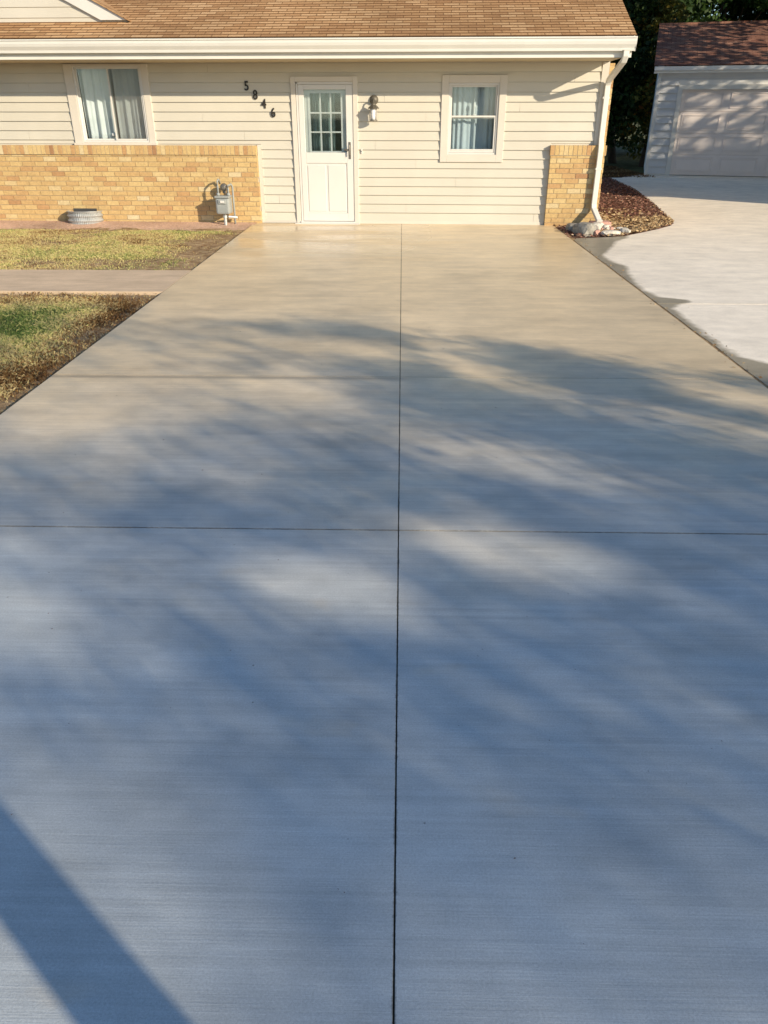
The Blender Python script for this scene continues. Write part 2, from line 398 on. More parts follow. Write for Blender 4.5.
# ---------------------------------------------------------------- grass
def fract(x, y, s, o=0): return noise.fractal(Vector((x*s+o, y*s, o)), .7, 2, 4)
def grass(name, label, x0, x1, y0, y1, n, hmin, hmax, wid, dens, tonef, z=-.03):
    P = []; T = []; K = []
    while len(P) < n:
        x, y = rnd.uniform(x0, x1), rnd.uniform(y0, y1)
        d = dens(x, y)
        if rnd.random() > d: continue
        P.append((x, y)); T.append(tonef(x, y)); K.append(d)
    P = np.array(P); T = np.clip(np.array(T)+rng.normal(0, .13, n), 0, 1); K = np.array(K)
    th = rng.uniform(0, 2*np.pi, n); lean = rng.uniform(.1, 1.1, n); h = rng.uniform(hmin, hmax, n)*(.5+.6*K); w = wid*rng.uniform(.6, 1.3, n)
    dx, dy = np.cos(th), np.sin(th); ph = rng.uniform(0, 2*np.pi, n); px, py = np.cos(ph), np.sin(ph)
    V = np.zeros((n, 4, 3)); zb = np.full(n, z)
    V[:, 0] = np.stack([P[:,0]-px*w/2, P[:,1]-py*w/2, zb], 1); V[:, 1] = np.stack([P[:,0]+px*w/2, P[:,1]+py*w/2, zb], 1)
    mx_, my_ = P[:,0]+dx*lean*h*.35, P[:,1]+dy*lean*h*.35
    V[:, 2] = np.stack([mx_+px*w*.35, my_+py*w*.35, zb+h*.6], 1)
    V[:, 3] = np.stack([P[:,0]+dx*lean*h, P[:,1]+dy*lean*h, zb+h*(1.05-.35*lean)], 1)
    F = np.arange(n*4).reshape(n, 4)
    F = np.concatenate([F[:, [0,1,2]], F[:, [0,2,3]]])
    o = soup(name, 'blade', V.reshape(-1, 3), F, np.concatenate([T, T])); o['kind'] = 'stuff'; o['label'] = label; o['category'] = 'grass'; return o
def dens_house(x, y):
    d = .75 + .9*fract(x, y, .9, 5)
    e = (-2.55 - x) + .25*fract(x, y, 1.5, 9)             # distance to the driveway edge
    d *= min(1, max(.02, (e-.25)/1.0)) if y < 12.5 else min(1, max(.03, (e-.1)/.5))
    d *= min(1, max(0, (12.86 - y + .035*(-x))/.3))
    if x < -3.0 and y < 10.2 and x > -4.9: d *= .3
    return min(1, max(.02, d))
def tone_house(x, y): return .53 + .30*fract(x, y, .8, 3) + .12*fract(x, y, 4, 2)
def dens_front(x, y):
    e = (-2.53 - x) + .2*fract(x, y, 2, 9)
    d = (.85 + .5*fract(x, y, 1.2, 15)) * min(1, max(.12, (e+.02)/.35))
    if y > 7.6: d *= max(.15, 1-(y-7.6)/.45)
    return min(1, max(.06, d))
def tone_front(x, y):
    e = -2.53 - x
    green = math.exp(-((y-6.75)/.95)**2) * min(1, max(0, (e-.12)/.5))
    return .17 + .68*green + .34*fract(x, y, .9, 21)
grass('grass', 'sunlit dry yellow green grass between the walkway and the brick wall', -7.6, -2.5, 9.36, 13.5, 120000, .015, .04, .007, dens_house, tone_house)
grass('grass', 'patchy green and brown shaded grass in front of the walkway', -5.2, -2.5, 4.0, 8.14, 95000, .02, .05, .006, dens_front, tone_front)
grass('grass', 'patchy grass of the front lawn further left', -9, -5.2, 3.0, 8.14, 20000, .025, .065, .012, dens_front, tone_front)
grass('grass', 'dark grass behind the mulch bed by the trees', 2.9, 7.3, 23.9, 29, 12000, .04, .09, .02, lambda x, y: .8, lambda x, y: .08+.1*fract(x, y, 1), -.03)

# mulch chips and leaf litter in the bed
def chips(name, mat, n, pred, region, size, tonef, label, cat, zf=lambda x, y: .0):
    x0, x1, y0, y1 = region; P = []
    while len(P) < n:
        x, y = rnd.uniform(x0, x1), rnd.uniform(y0, y1)
        if pred(x, y): P.append((x, y, zf(x, y)))
    P = np.array(P); a = rng.normal(size=(n, 3)); a /= np.linalg.norm(a, axis=1)[:, None]; a[:, 2] *= .35
    c = rng.normal(size=(n, 3)); c[:, 2] *= .35; c -= a*(np.sum(a*c, 1)/np.sum(a*a, 1))[:, None]; c /= np.linalg.norm(c, axis=1)[:, None]
    s = size*rng.uniform(.5, 1.3, n)[:, None]; P[:, 2] += rng.uniform(0, size*.5, n)
    V = np.stack([P-a*s, P+c*s*.4, P+a*s, P-c*s*.4], 1).reshape(-1, 3)
    t = np.clip(np.array([tonef(x, y) for x, y, _ in P])+rng.normal(0, .2, n), 0, 1)
    o = soup(name, mat, V, np.arange(n*4).reshape(n, 4), t); o['kind'] = 'stuff'; o['label'] = label; o['category'] = cat; return o
chips('mulch', 'mulch_chip', 14000, lambda x, y: in_poly(x, y, bedP), (2.5, 6, 12.1, 24), .035, lambda x, y: .35+.3*fract(x, y, 2), 'reddish brown mulch chips filling the bed beside the house', 'mulch')
chips('leaf_litter', 'litter', 3000, lambda x, y: in_poly(x, y, bedP) and rnd.random() < math.exp(-((y-13.0-1.0*fract(x, y, 1.1, 3))/1.3)**2)*min(1, max(0, (x-3.0)/.5)), (2.9, 5, 12.1, 16), .035, lambda x, y: .5, 'dry tan leaf litter at the front tip of the mulch bed', 'leaves', lambda x, y: .015)
chips('leaf_litter', 'litter', 220, lambda x, y: rnd.random() < .5*math.exp(-((x+2.75)/.22)**2), (-3.6, -2.53, 3.6, 8.1), .02, lambda x, y: .2, 'brown dead leaf scraps along the lawn edge of the driveway', 'leaves', lambda x, y: -.02)

chips('debris', 'mulch_chip', 150, lambda x, y: rnd.random() < .15+.85*math.exp(-y/2.0), (-2.4, 2.4, .7, 9.0), .0042, lambda x, y: .15, 'tiny dark scraps and twig bits scattered over the driveway', 'debris', lambda x, y: .002)
chips('debris', 'litter', 160, lambda x, y: rnd.random() < math.exp(-abs(x-2.56)/.04), (2.4, 2.8, 4.5, 12.0), .015, lambda x, y: .3, 'dry scraps caught in the gap between the two driveways', 'debris', lambda x, y: .0)
# ---------------------------------------------------------------- house
# clapboards over rectangles of the wall plane (local y=0, courses as real steps)
def clap(b, x0, x1, z0, z1, e=.1365, zbase=.03, y=0.0, lap=.023):
    k = math.floor((z0-zbase)/e + 1e-6)
    while zbase+k*e < z1-1e-6:
        a, c = zbase+k*e, zbase+(k+1)*e
        lo, hi = max(a, z0), min(c, z1)
        f = lambda z: y - (lap - (lap-.003)*(z-a)/e)
        if hi - lo > .004:
            cuts = [x0]; xs = -20 + ((k*1.47+.6) % 3.6)
            while xs < x1-.15:
                if xs > x0+.15: cuts.append(xs)
                xs += 3.6
            cuts.append(x1)
            for ca, cb in zip(cuts[:-1], cuts[1:]):
                b.prism([(f(lo), lo+.007), (y+.0, lo+.007), (y+.0, hi), (f(hi), hi)], ca+(.0015 if ca > x0 else 0), cb-(.0015 if cb < x1 else 0))
        k += 1
OPEN = {'wl': (-5.40, -4.04, 1.20, 2.343), 'door': (-1.77, -.72, 0, 2.16), 'w2': (.61, 1.62, .95, 2.18)}
XL, XR, ZT = -13.0, 3.16, 2.345
b = MB()
clap(b, XL, -5.40, 1.2, ZT); clap(b, -4.04, -2.37, 1.2, ZT); clap(b, -2.31, -1.77, .03, ZT); clap(b, -2.37, -2.31, 1.20, ZT)
clap(b, -1.77, -.72, 2.16, ZT); clap(b, -.72, .61, .03, ZT); clap(b, .61, 1.62, .03, .95); clap(b, .61, 1.62, 2.18, ZT)
clap(b, 1.62, 2.38, .03, ZT); clap(b, 2.38, 3.05, 1.22, ZT)
b.build('siding', 'siding', house)
b = MB()   # wall core with openings, side and back walls
core = [(XL, -5.40, -.1, 2.6), (-5.40, -4.04, -.1, 1.20), (-5.40, -4.04, 2.32, 2.6), (-4.04, -1.77, -.1, 2.6), (-1.77, -.72, 2.16, 2.6), (-.72, .61, -.1, 2.6),
        (.61, 1.62, -.1, .95), (.61, 1.62, 2.18, 2.6), (1.62, XR, -.1, 2.6)]
for x0, x1, z0, z1 in core: b.box(x0, x1, .001, .14, z0, z1)
b.box(XL, XL+.14, .14, 10.0, -.1, 2.6); b.box(XR-.14, XR, .14, 10.0, -.1, 2.6); b.box(XL, XR, 10.0, 10.14, -.1, 2.6)
b.build('wall', 'siding', house)
b = MB(); b.box(XL+.15, XR-.15, .15, 9.9, -.06, -.02); b.box(XL+.15, XR-.15, .15, 9.9, 2.42, 2.46)
for x in (-2.6, ): b.box(x, x+.1, .15, 9.9, -.02, 2.42)
b.box(XL+.15, XR-.15, 3.6, 3.7, -.02, 2.42)
b.build('interior', 'dark', house)
b = MB()
b.box(3.05, 3.155, -.028, .0, 1.203, ZT); b.build('corner_trim', 'trim', house)
b = MB(); b.box(-2.372, -2.312, -.03, .0, 0.0, 1.20); b.build('edge_trim', 'trim', house)
b = MB(); b.box(-2.31, -1.78, -.028, .0, 0.0, .045); b.box(-.715, 2.372, -.028, 0, 0.0, .045); b.build('base_trim', 'trim', house)
# bricks
def bricks(b, x0, x1, z0, z1, yf, depth=.09, bl=.205, bh=.066, seed=1, top=False, axis='x'):
    rr = random.Random(seed); j = .009
    if top:
        x = x0
        while x < x1-.01:
            w = min(.068, x1-x); b.tone = min(1, max(0, rr.gauss(.5, .22))); b.box(x+.003, x+w-.003, yf, yf+depth, z0, z1); x += .072
        return
    row = 0; z = z0
    while z < z1-.02:
        h = min(bh, z1-z); x = x0 - (row % 2)*(bl+j)/2 - (.05 if row % 3 == 0 else 0)
        while x < x1:
            a, c = max(x, x0), min(x+bl, x1)
            if c-a > .02:
                b.tone = min(1, max(0, rr.gauss(.54, .16)))
                if axis == 'x': b.box(a, c, yf-rr.uniform(0, .002), yf+depth, z, z+h-.0)
                else: b.box(yf, yf+depth, a, c, z, z+h)
            x += bl+j
        z += bh+j; row += 1
b = MB(); bricks(b, -9.5, -2.375, -.03, 1.04, -.085, seed=4); o = b.build('brick_wainscot', 'brick', house)
b = MB(); b.box(-9.5, -2.38, -.076, -.001, -.1, 1.045); b.build('mortar', 'mortar', o)
b = MB(); bricks(b, -9.5, -2.375, 1.05, 1.185, -.105, .1, seed=8, top=True); o2 = b.build('brick_ledge', 'brick', house)
b = MB(); b.box(-9.5, -2.38, -.10, -.001, 1.046, 1.182); b.build('mortar', 'mortar', o2)
b = MB(); bricks(b, 2.38, 3.235, -.03, 1.05, -.085, seed=5); o = b.build('brick_pier', 'brick', house)
b = MB(); b.box(2.385, 3.23, -.076, -.001, -.1, 1.05); b.build('mortar', 'mortar', o)
b = MB(); bricks(b, 2.365, 3.25, 1.06, 1.20, -.10, .097, seed=9, top=True); o2 = b.build('brick_ledge', 'brick', house)
b = MB(); b.box(2.37, 3.245, -.095, -.001, 1.052, 1.197); b.build('mortar', 'mortar', o2)
b = MB(); bricks(b, .0, 9.0, -.03, 2.33, 3.165, .075, seed=6, axis='y'); o = b.build('brick_side_wall', 'brick', house)
b = MB(); b.box(3.161, 3.235, .004, 9.0, -.1, 2.33); b.build('mortar', 'mortar', o)

# eave: soffit, fascia, gutter
OH, ES, RS = -.80, 2.60, .415
RX = 3.32
b = MB(); b.box(XL, 3.16, OH+.02, .0, 2.355, 2.367); b.build('soffit', 'soffit', house)
b = MB(); b.box(XL, RX-.03, OH, OH+.018, 2.362, 2.56); b.build('fascia', 'gutter', house)
# K-style gutter profile
gp = [(OH-.001, 2.60), (OH-.001, 2.44), (OH-.070, 2.44), (OH-.076, 2.475), (OH-.105, 2.52), (OH-.115, 2.555), (OH-.115, 2.60), (OH-.128, 2.594), (OH-.128, 2.612), (OH-.100, 2.612), (OH-.100, 2.57), (OH-.062, 2.45), (OH-.012, 2.45), (OH-.012, 2.60)]
b = MB(); b.prism(gp, XL, RX)
b.prism([(OH-.0, 2.60), (OH, 2.436), (OH-.069, 2.436), (OH-.104, 2.52), (OH-.114, 2.60)], RX, RX+.003)
gutter = b.build('gutter', 'gutter', house)
b = MB(); b.box(XL, RX+.01, OH-.04, OH+.05, 2.612, 2.618); b.build('drip_edge', 'white', house)
# roof plane as stepped shingle courses
Yr = 5.2; z_at = lambda y: 2.625 + RS*(y-(OH-.05))
sl = math.sqrt(1+RS*RS)
def roof_plane(name, mat, parent, x0, x1, length, loc, tilt, e=.105, skip=None):
    b = MB(); k = 0
    while k*e < length:
        a, c = k*e, min((k+1)*e, length)
        b.prism([(a, .012), (a, -.0), (c+.02, -.004), (c+.02, .003)], x0, x1); k += 1
    o = b.build(name, mat, parent); o.location = loc; o.rotation_euler = (tilt, 0, 0); return o
Lr = (Yr-(OH-.05))*sl
roof = roof_plane('roof', 'shingle', house, XL-.4, RX+.0, Lr, (0, OH-.05, 2.625), math.atan(RS))
bk = roof_plane('roof', 'shingle', house, -(RX), -(XL-.4), Lr, (0, 2*Yr-(OH-.05), 2.625), math.atan(RS)); bk.rotation_euler = (math.atan(RS), 0, math.pi)
for x0, x1 in ((XL, XL+.14), (XR-.12, XR)):
    b = MB(); b.prism([(.0, 2.6), (10.4, 2.6), (Yr, z_at(Yr)-.06), (.0, z_at(0)-.06)], x0, x1)
    b.build('gable_wall', 'siding', house)
b = MB()
for x0, x1 in ((RX-.03, RX-.01),):
    b.prism([(OH-.0, z_at(OH)-.018), (Yr, z_at(Yr)-.018), (Yr, z_at(Yr)-.19), (OH, z_at(OH)-.19)], x0, x1)
b.build('barge_board', 'gutter', house)
b = MB(); b.prism([(OH+.05, z_at(OH+.05)-.012), (Yr, z_at(Yr)-.012), (Yr, z_at(Yr)-.03), (OH+.05, z_at(OH+.05)-.03)], XL, RX-.035); b.build('decking', 'wood', house)
# front gable sitting on the roof
GY, GZ = -.25, 2.90; apx, slope = -7.75, .50; gx1 = -4.17
za = GZ + (gx1-apx)*slope
gab = MB()
# siding of the face
e = .137; k = 0
while GZ-.1 + k*e < za-.1:
    z0 = GZ-.1+k*e; z1 = z0+e; hw0 = (za-z0)/slope-.02; hw1 = (za-z1)/slope-.02
    if hw1 > 0:
        n = len(gab.v); yb, yt = GY-.016, GY-.003
        gab.face([(apx-hw0, yb, z0), (apx+hw0, yb, z0), (apx+hw1, yt, z1), (apx-hw1, yt, z1)])
        gab.face([(apx-hw0, GY, z0), (apx+hw0, GY, z0), (apx+hw0, yb, z0), (apx-hw0, yb, z0)])
    k += 1
gable = gab.build('gable_face', 'siding', house)
b = MB()
bw = .20
for s in (-1, 1):
    x1 = apx + s*(gx1-apx); 
    b.prism([(apx, za), (x1, GZ), (x1-s*.40, GZ), (apx, za-bw)] if s > 0 else [(apx, za), (apx, za-bw), (x1-s*.40, GZ), (x1, GZ)], GY-.05, GY-.02, axis='y')
b.build('rake_board', 'white', gable)
b = MB()
for s in (-1, 1):   # roof of the gable running back into the main slope
    x1 = apx+s*(gx1-apx+.05); zl = GZ-.02; yl = (zl-2.625)/RS+OH-.05; ya = (za+.02-2.625)/RS+OH-.05
    t = .012
    b.face([(apx, GY-.08, za+.012), (x1, GY-.08, zl), (x1, yl+.25, zl), (apx, ya+.02, za+.012)])
    b.face([(apx, GY-.08, za+.012+t), (apx, ya+.02, za+.012+t), (x1, yl+.3, zl+t), (x1, GY-.08, zl+t)])
    b.face([(apx, GY-.08, za+.012), (apx, GY-.08, za+.012+t), (x1, GY-.08, zl+t), (x1, GY-.08, zl)])
    b.face([(x1, GY-.08, zl), (x1, GY-.08, zl+t), (x1, yl+.3, zl+t), (x1, yl+.3, zl)])
b.build('gable_roof', 'shingle', gable)

# downspout
b = MB()
def rect_tube(b, pts, w, d):
    base = len(b.v)
    for i, p in enumerate(pts):
        p = Vector(p); dd = (Vector(pts[min(i+1, len(pts)-1)])-Vector(pts[max(i-1, 0)])).normalized()
        a = Vector((1, 0, 0)) if abs(dd.x) < .8 else Vector((0, 0, 1)); a = (a - dd*a.dot(dd)).normalized(); c = dd.cross(a)
        for sx, sy in ((-1,-1),(1,-1),(1,1),(-1,1)): b.v.append(tuple(p+a*sx*w/2+c*sy*d/2))
    for i in range(len(pts)-1):
        for k in range(4):
            q = base+4*i; b.f.append((q+k, q+(k+1)%4, q+4+(k+1)%4, q+4+k)); b.t.append(.5)
    b.f.append((base, base+1, base+2, base+3)); n = base+4*(len(pts)-1); b.f.append((n+3, n+2, n+1, n)); b.t += [.5]*2
rect_tube(b, [(3.20, OH-.06, 2.45), (3.20, OH-.06, 2.38), (3.19, OH-.02, 2.32), (3.15, -.12, 2.10), (3.15, -.065, 2.03), (3.15, -.062, 1.30), (3.15, -.10, 1.22), (3.145, -.145, 1.14), (3.14, -.145, .34), (3.145, -.17, .27), (3.20, -.40, .12), (3.21, -.44, .10)], .08, .06)
ds = b.build('downspout', 'gutter', house, bevel=.008)
for z, y in ((1.85, -.055), (.85, -.145)):
    b = MB(); b.box(3.095, 3.20, y-.034, y-.030, z, z+.03); b.box(3.095, 3.10, y-.034, 0 if y > -.1 else -.086, z, z+.03); b.box(3.195, 3.20, y-.034, 0 if y > -.1 else -.086, z, z+.03); b.build('strap', 'gutter', ds)

# windows -------------------------------------------------------
def frame_box(b, x0, x1, z0, z1, w, y0, y1):
    b.box(x0, x0+w, y0, y1, z0, z1); b.box(x1-w, x1, y0, y1, z0, z1); b.box(x0+w, x1-w, y0, y1, z0, z0+w); b.box(x0+w, x1-w, y0, y1, z1-w, z1)
# sliding window on the left
x0, x1, z0, z1 = OPEN['wl']
b = MB()
b.box(x0, x0+.14, -.035, .02, z0, z1); b.box(x1-.11, x1, -.035, .02, z0, z1); b.box(x0+.14, x1-.11, -.035, .02, z1-.018, z1); b.box(x0+.14, x1-.11, -.035, .02, z0, z0+.03)
win = b.build('window', 'trim', house, bevel=.004)
wx0, wx1, wz0, wz1 = x0+.142, x1-.112, z0+.031, z1-.02
b = MB(); frame_box(b, wx0, wx1, wz0, wz1, .024, -.028, .07); b.build('frame', 'white', win, bevel=.003)
xm = -4.695
b = MB(); frame_box(b, wx0+.025, xm+.012, wz0+.025, wz1-.025, .024, .018, .045); b.build('sash', 'white', win, bevel=.003)
b = MB(); frame_box(b, xm-.016, wx1-.025, wz0+.025, wz1-.025, .024, -.015, .012); b.build('sash', 'white', win, bevel=.003)
b = MB(); b.box(wx0+.045, xm-.008, .030, .034, wz0+.045, wz1-.045); b.build('pane', 'glass', win)
b = MB(); b.box(xm+.004, wx1-.045, .002, .006, wz0+.045, wz1-.045); b.build('pane', 'glass', win)
b = MB(); b.face([(xm+.004, -.008, wz0+.045), (wx1-.045, -.008, wz0+.045), (wx1-.045, -.008, wz1-.045), (xm+.004, -.008, wz1-.045)]); b.build('insect_screen', 'mesh', win)
b = MB(); b.box(x0-.01, x1+.01, -.06, .0, z0-.012, z0+.022); b.build('sill', 'trim', win)
def curtain(xa, xb, z0, z1, y, amp, waves, seed, label, mt_='curtain'):
    rr = random.Random(seed); n = 90; V = []; F = []
    for j in range(9):
        t = j/8; z = z1+(z0-z1)*t
        for i in range(n):
            u = i/(n-1); x = xa+(xb-xa)*u
            V.append((x+.012*t*math.sin(u*9+seed), y+amp*(.6+.4*t)*math.sin(u*waves*2*math.pi+.8*math.sin(u*7+seed))+.01*math.sin(u*31), z))
    F = [(j*n+i, j*n+i+1, (j+1)*n+i+1, (j+1)*n+i) for j in range(8) for i in range(n-1)]
    me = bpy.data.meshes.new('curtain'); me.from_pydata(V, [], F); me.materials.append(M[mt_]); me.shade_smooth()
    o = bpy.data.objects.new('curtain', me); C.objects.link(o); o.location = HP; o.rotation_euler = (0, 0, HR)
    so = o.modifiers.new('solid', 'SOLIDIFY'); so.thickness = .004
    return tag(o, label, 'curtain')
curtain(-5.23, -4.76, 1.22, 2.34, .105, .030, 3.2, 1, 'bright white pleated curtain in the left pane of the sliding window')
curtain(-4.66, -4.20, 1.22, 2.34, .10, .028, 2.4, 4, 'dim pleated curtain behind the insect screen of the sliding window')
o = MB().lathe([(.001, -.035), (.02, -.03), (.034, -.012), (.036, .0), (.034, .012), (.02, .03), (.001, .035)], n=20, axis='y').build('ornament', 'curtain', None, smooth=True, loc=hw(-4.765, .06, 1.34))
tag(o, 'small round white ornament at the bottom corner of the sliding window', 'ornament')
# double hung window on the right
x0, x1, z0, z1 = OPEN['w2']
b = MB(); frame_box(b, x0, x1, z0, z1, .11, -.035, .02); win = b.build('window', 'trim', house, bevel=.004)
b = MB(); frame_box(b, x0+.112, x1-.112, z0+.11, z1-.112, .028, -.015, .09); b.build('frame', 'white', win, bevel=.003)
zm = 1.595
b = MB(); frame_box(b, x0+.141, x1-.141, zm-.02, z1-.141, .024, .025, .05); b.build('sash', 'white', win, bevel=.003)
b = MB(); frame_box(b, x0+.141, x1-.141, z0+.14, zm+.025, .026, -.005, .022); b.box(x0+.168, x1-.168, -.008, .02, z0+.165, z0+.19); b.build('sash', 'white', win, bevel=.003)
b = MB(); b.box(x0+.16, x1-.16, .036, .04, zm+.0, z1-.16); b.build('pane', 'glass', win)
b = MB(); b.box(x0+.16, x1-.16, .008, .012, z0+.18, zm+.003); b.build('pane', 'glass', win)
curtain(.74, 1.16, .99, 2.14, .15, .022, 1.6, 7, 'grey blue shaded curtain on the left side of the double hung window', 'curtain_grey')
curtain(1.10, 1.53, .99, 2.14, .20, .022, 1.3, 9, 'grey blue shaded curtain on the right side of the double hung window', 'curtain_grey')
cl = MB(); cl.lathe([(.03, 0), (.032, .012), (.012, .02), (.011, .10), (.016, .105), (.022, .13), (.014, .165), (.002, .19)], n=16)
cl.box(-.002, .002, -.002, .002, .19, .42)
o = cl.build('window_ornament', 'curtain', None, smooth=False, loc=hw(1.13, .07, 1.625)); tag(o, 'small white hanging ornament behind the upper pane of the double hung window', 'ornament')

# door ----------------------------------------------------------
x0, x1, z1 = -1.775, -.715, 2.165
b = MB(); b.box(x0, x0+.075, -.04, .03, .0, z1); b.box(x1-.075, x1, -.04, .03, .0, z1); b.box(x0+.075, x1-.075, -.04, .03, z1-.075, z1)
door = b.build('door_casing', 'trim', house, bevel=.004)
sx0, sx1, sz1 = x0+.083, x1-.05, 2.07
b = MB(); b.box(sx0, sx0+.03, -.035, .03, .02, sz1+.015); b.box(sx1-.03, sx1, -.035, .03, .02, sz1+.015); b.box(sx0, sx1, -.035, .03, sz1-.012, sz1+.016); b.box(x0+.075, x1-.07, -.06, .03, 0.003, .03)
b.build('door_frame', 'white', house)
a0, a1 = sx0+.034, sx1-.034          # storm door leaf
b = MB()
st = .105; zmid = 1.085
b.box(a0, a0+st*.8, -.03, .005, .035, sz1-.016); b.box(a1-st, a1, -.03, .005, .035, sz1-.016)
b.box(a0+st*.8, a1-st, -.03, .005, sz1-.085, sz1-.016); b.box(a0+st*.8, a1-st, -.03, .005, zmid-.16, zmid); b.box(a0+st*.8, a1-st, -.03, .005, .035, .16)
b.box(a0+st*.8, a1-st, -.018, .0, .16, zmid-.16)
xc = (a0+a1)/2-.01
for p0, p1 in ((a0+st*.8+.02, xc-.02), (xc+.02, a1-st-.02)): b.box(p0, p1, -.026, -.017, .19, zmid-.19)
sd = b.build('door', 'white', house, bevel=.005)
b = MB(); b.box(a0+st*.8, a1-st, -.012, -.008, zmid, sz1-.085); b.build('glass', 'glass', sd)
b = MB(); hx = a1-.055
b.box(hx-.018, hx+.018, -.035, -.03, .99, 1.24); b.tube([(hx, -.03, 1.13), (hx, -.075, 1.13)], .012); b.tube([(hx, -.075, 1.20), (hx, -.08, 1.13), (hx, -.075, 1.05)], .011); b.tube([(hx, -.07, 1.13), (hx-.09, -.068, 1.13)], .01)
b.build('handle', 'pewter', sd)
b = MB()   # inner door with nine lights
gx0, gx1, gz0, gz1 = -1.52, -.955, 1.07, 1.97
b.box(a0, gx0, .03, .07, .03, sz1); b.box(gx1, a1, .03, .07, .03, sz1); b.box(gx0, gx1, .03, .07, .03, gz0); b.box(gx0, gx1, .03, .07, gz1, sz1)
b.box(x0, a0, .031, .14, 0, 2.16); b.box(a1, x1, .031, .14, 0, 2.16); b.box(a0, a1, .031, .14, sz1, 2.16)
inner = b.build('inner_door', 'white', house)
b = MB(); fw = .035
frame_box(b, gx0, gx1, gz0, gz1, fw, .018, .068)
for k in (1, 2):
    xx = gx0+fw+(gx1-gx0-2*fw)*k/3; b.box(xx-.011, xx+.011, .021, .06, gz0+fw, gz1-fw)
    zz = gz0+fw+(gz1-gz0-2*fw)*k/3; b.box(gx0+fw, gx1-fw, .022, .059, zz-.011, zz+.011)
b.build('muntins', 'white', inner)
b = MB(); b.box(gx0+.03, gx1-.03, .040, .044, gz0+.03, gz1-.03); b.build('glass', 'glass', inner)
curtain(gx0+.01, gx1-.14, 1.09, 2.0, .14, .015, 5, 3, 'sheer grey curtain behind the nine small panes of the front door', 'sheer')
b = MB(); b.box(-1.79, -.70, -.16, -.03, -.002, .012); b.build('threshold', 'white', house, bevel=.003)

# wall lamp
lp = (-.455, 0, 1.80)
b = MB(); b.lathe([(.068, 0), (.070, -.014), (.058, -.03), (.045, -.05), (.018, -.06)], (lp[0], -.014, 1.84), axis='y')
lamp = b.build('wall_lamp', 'bronze', house, smooth=False)
b = MB(); b.tube([(lp[0], -.03, 1.83), (lp[0], -.08, 1.845), (lp[0], -.13, 1.85), (lp[0], -.15, 1.82), (lp[0], -.15, 1.78)], .011)
b.lathe([(.088, 1.715), (.09, 1.722), (.068, 1.745), (.038, 1.77), (.034, 1.78), (.02, 1.80), (.004, 1.81)], (lp[0], -.15, 0), n=8); b.build('lamp_cap', 'bronze', lamp)
b = MB(); b.lathe([(.044, 1.56), (.047, 1.60), (.05, 1.70), (.05, 1.714)], (lp[0], -.15, 0)); b.build('lamp_glass', 'curtain', lamp, smooth=True)
b = MB(); b.lathe([(.058, 1.545), (.062, 1.55), (.06, 1.559), (.045, 1.5595)], (lp[0], -.15, 0))
for k in range(4):
    a = math.pi/4+k*math.pi/2; b.tube([(lp[0]+.058*math.cos(a), -.15+.058*math.sin(a), 1.552), (lp[0]+.066*math.cos(a), -.15+.066*math.sin(a), 1.72)], .005, 6)
b.build('lamp_cage', 'bronze', lamp)
b = MB(); b.box(-.672, -.648, -.03, -.012, 1.07, 1.14); bell = b.build('doorbell', 'white', house, bevel=.003)
b = MB(); b.lathe([(.007, 0), (.007, -.005), (.003, -.007)], (-.66, -.03, 1.10), n=10, axis='y'); b.build('button', 'bronze', bell)
# house numbers 5 8 4 6, stepping down to the right
for ch, cx, cz in (('5', -2.475, 2.03), ('8', -2.345, 1.905), ('4', -2.215, 1.78), ('6', -2.075, 1.655)):
    cu = bpy.data.curves.new('digit', 'FONT'); cu.body = ch; cu.size = .185; cu.extrude = .006; cu.align_x = 'CENTER'; cu.align_y = 'CENTER'; cu.offset = .0035
    tmp = bpy.data.objects.new('tmp', cu); C.objects.link(tmp); bpy.context.view_layer.update()
    me = bpy.data.meshes.new_from_object(tmp.evaluated_get(bpy.context.evaluated_depsgraph_get()))
    bpy.data.objects.remove(tmp); me.materials.clear(); me.materials.append(M['digit'])
    o = bpy.data.objects.new('house_number', me); C.objects.link(o); o.parent = house
    o.location = (cx, -.026, cz); o.rotation_euler = (math.pi/2, 0, 0); o.scale = (.85, 1, 1); o['label'] = 'dark metal digit ' + ch

# ---------------------------------------------------------------- meter and window well
mt = empty('gas_meter', hw(-2.93, -.06, 0), HR, label='grey utility meter with bent pipes standing at the brick wall', cat='meter')
b = MB(); b.box(-.12, .11, -.36, -.14, .17, .42); b.build('meter_body', 'metergrey', mt, bevel=.03)
b = MB(); b.box(-.125, .115, -.37, -.16, .42, .455); b.box(-.07, .06, -.375, -.36, .33, .40); b.build('meter_top', 'metergrey', mt, bevel=.012)
b = MB(); b.box(-.035, .035, -.385, -.374, .35, .385); b.build('dial', 'white', mt, bevel=.003)
b = MB(); b.tube([(-.085, -.26, .45), (-.085, -.26, .60), (-.085, -.24, .66), (-.085, -.18, .69), (-.085, -.12, .68), (-.085, -.088, .62)], .016)
b.tube([(-.085, -.26, .452), (-.085, -.26, .49)], .028); b.build('pipe', 'metergrey', mt, smooth=True)
b = MB(); b.tube([(.085, -.26, .45), (.085, -.26, .56), (.085, -.24, .60), (.12, -.18, .62), (.135, -.15, .58), (.135, -.15, .40), (.135, -.15, -.05)], .016)
b.tube([(.085, -.26, .452), (.085, -.26, .49)], .03); b.build('pipe', 'metergrey', mt, smooth=True)
b = MB(); b.lathe([(.02, -.05), (.055, -.035), (.065, -.008), (.065, .008), (.055, .03), (.025, .05), (.02, .09)], (.0, -.17, .57), axis='y'); b.lathe([(.03, -.04), (.03, .04)], (0, -.17, .52)); b.build('regulator', 'pewter', mt)
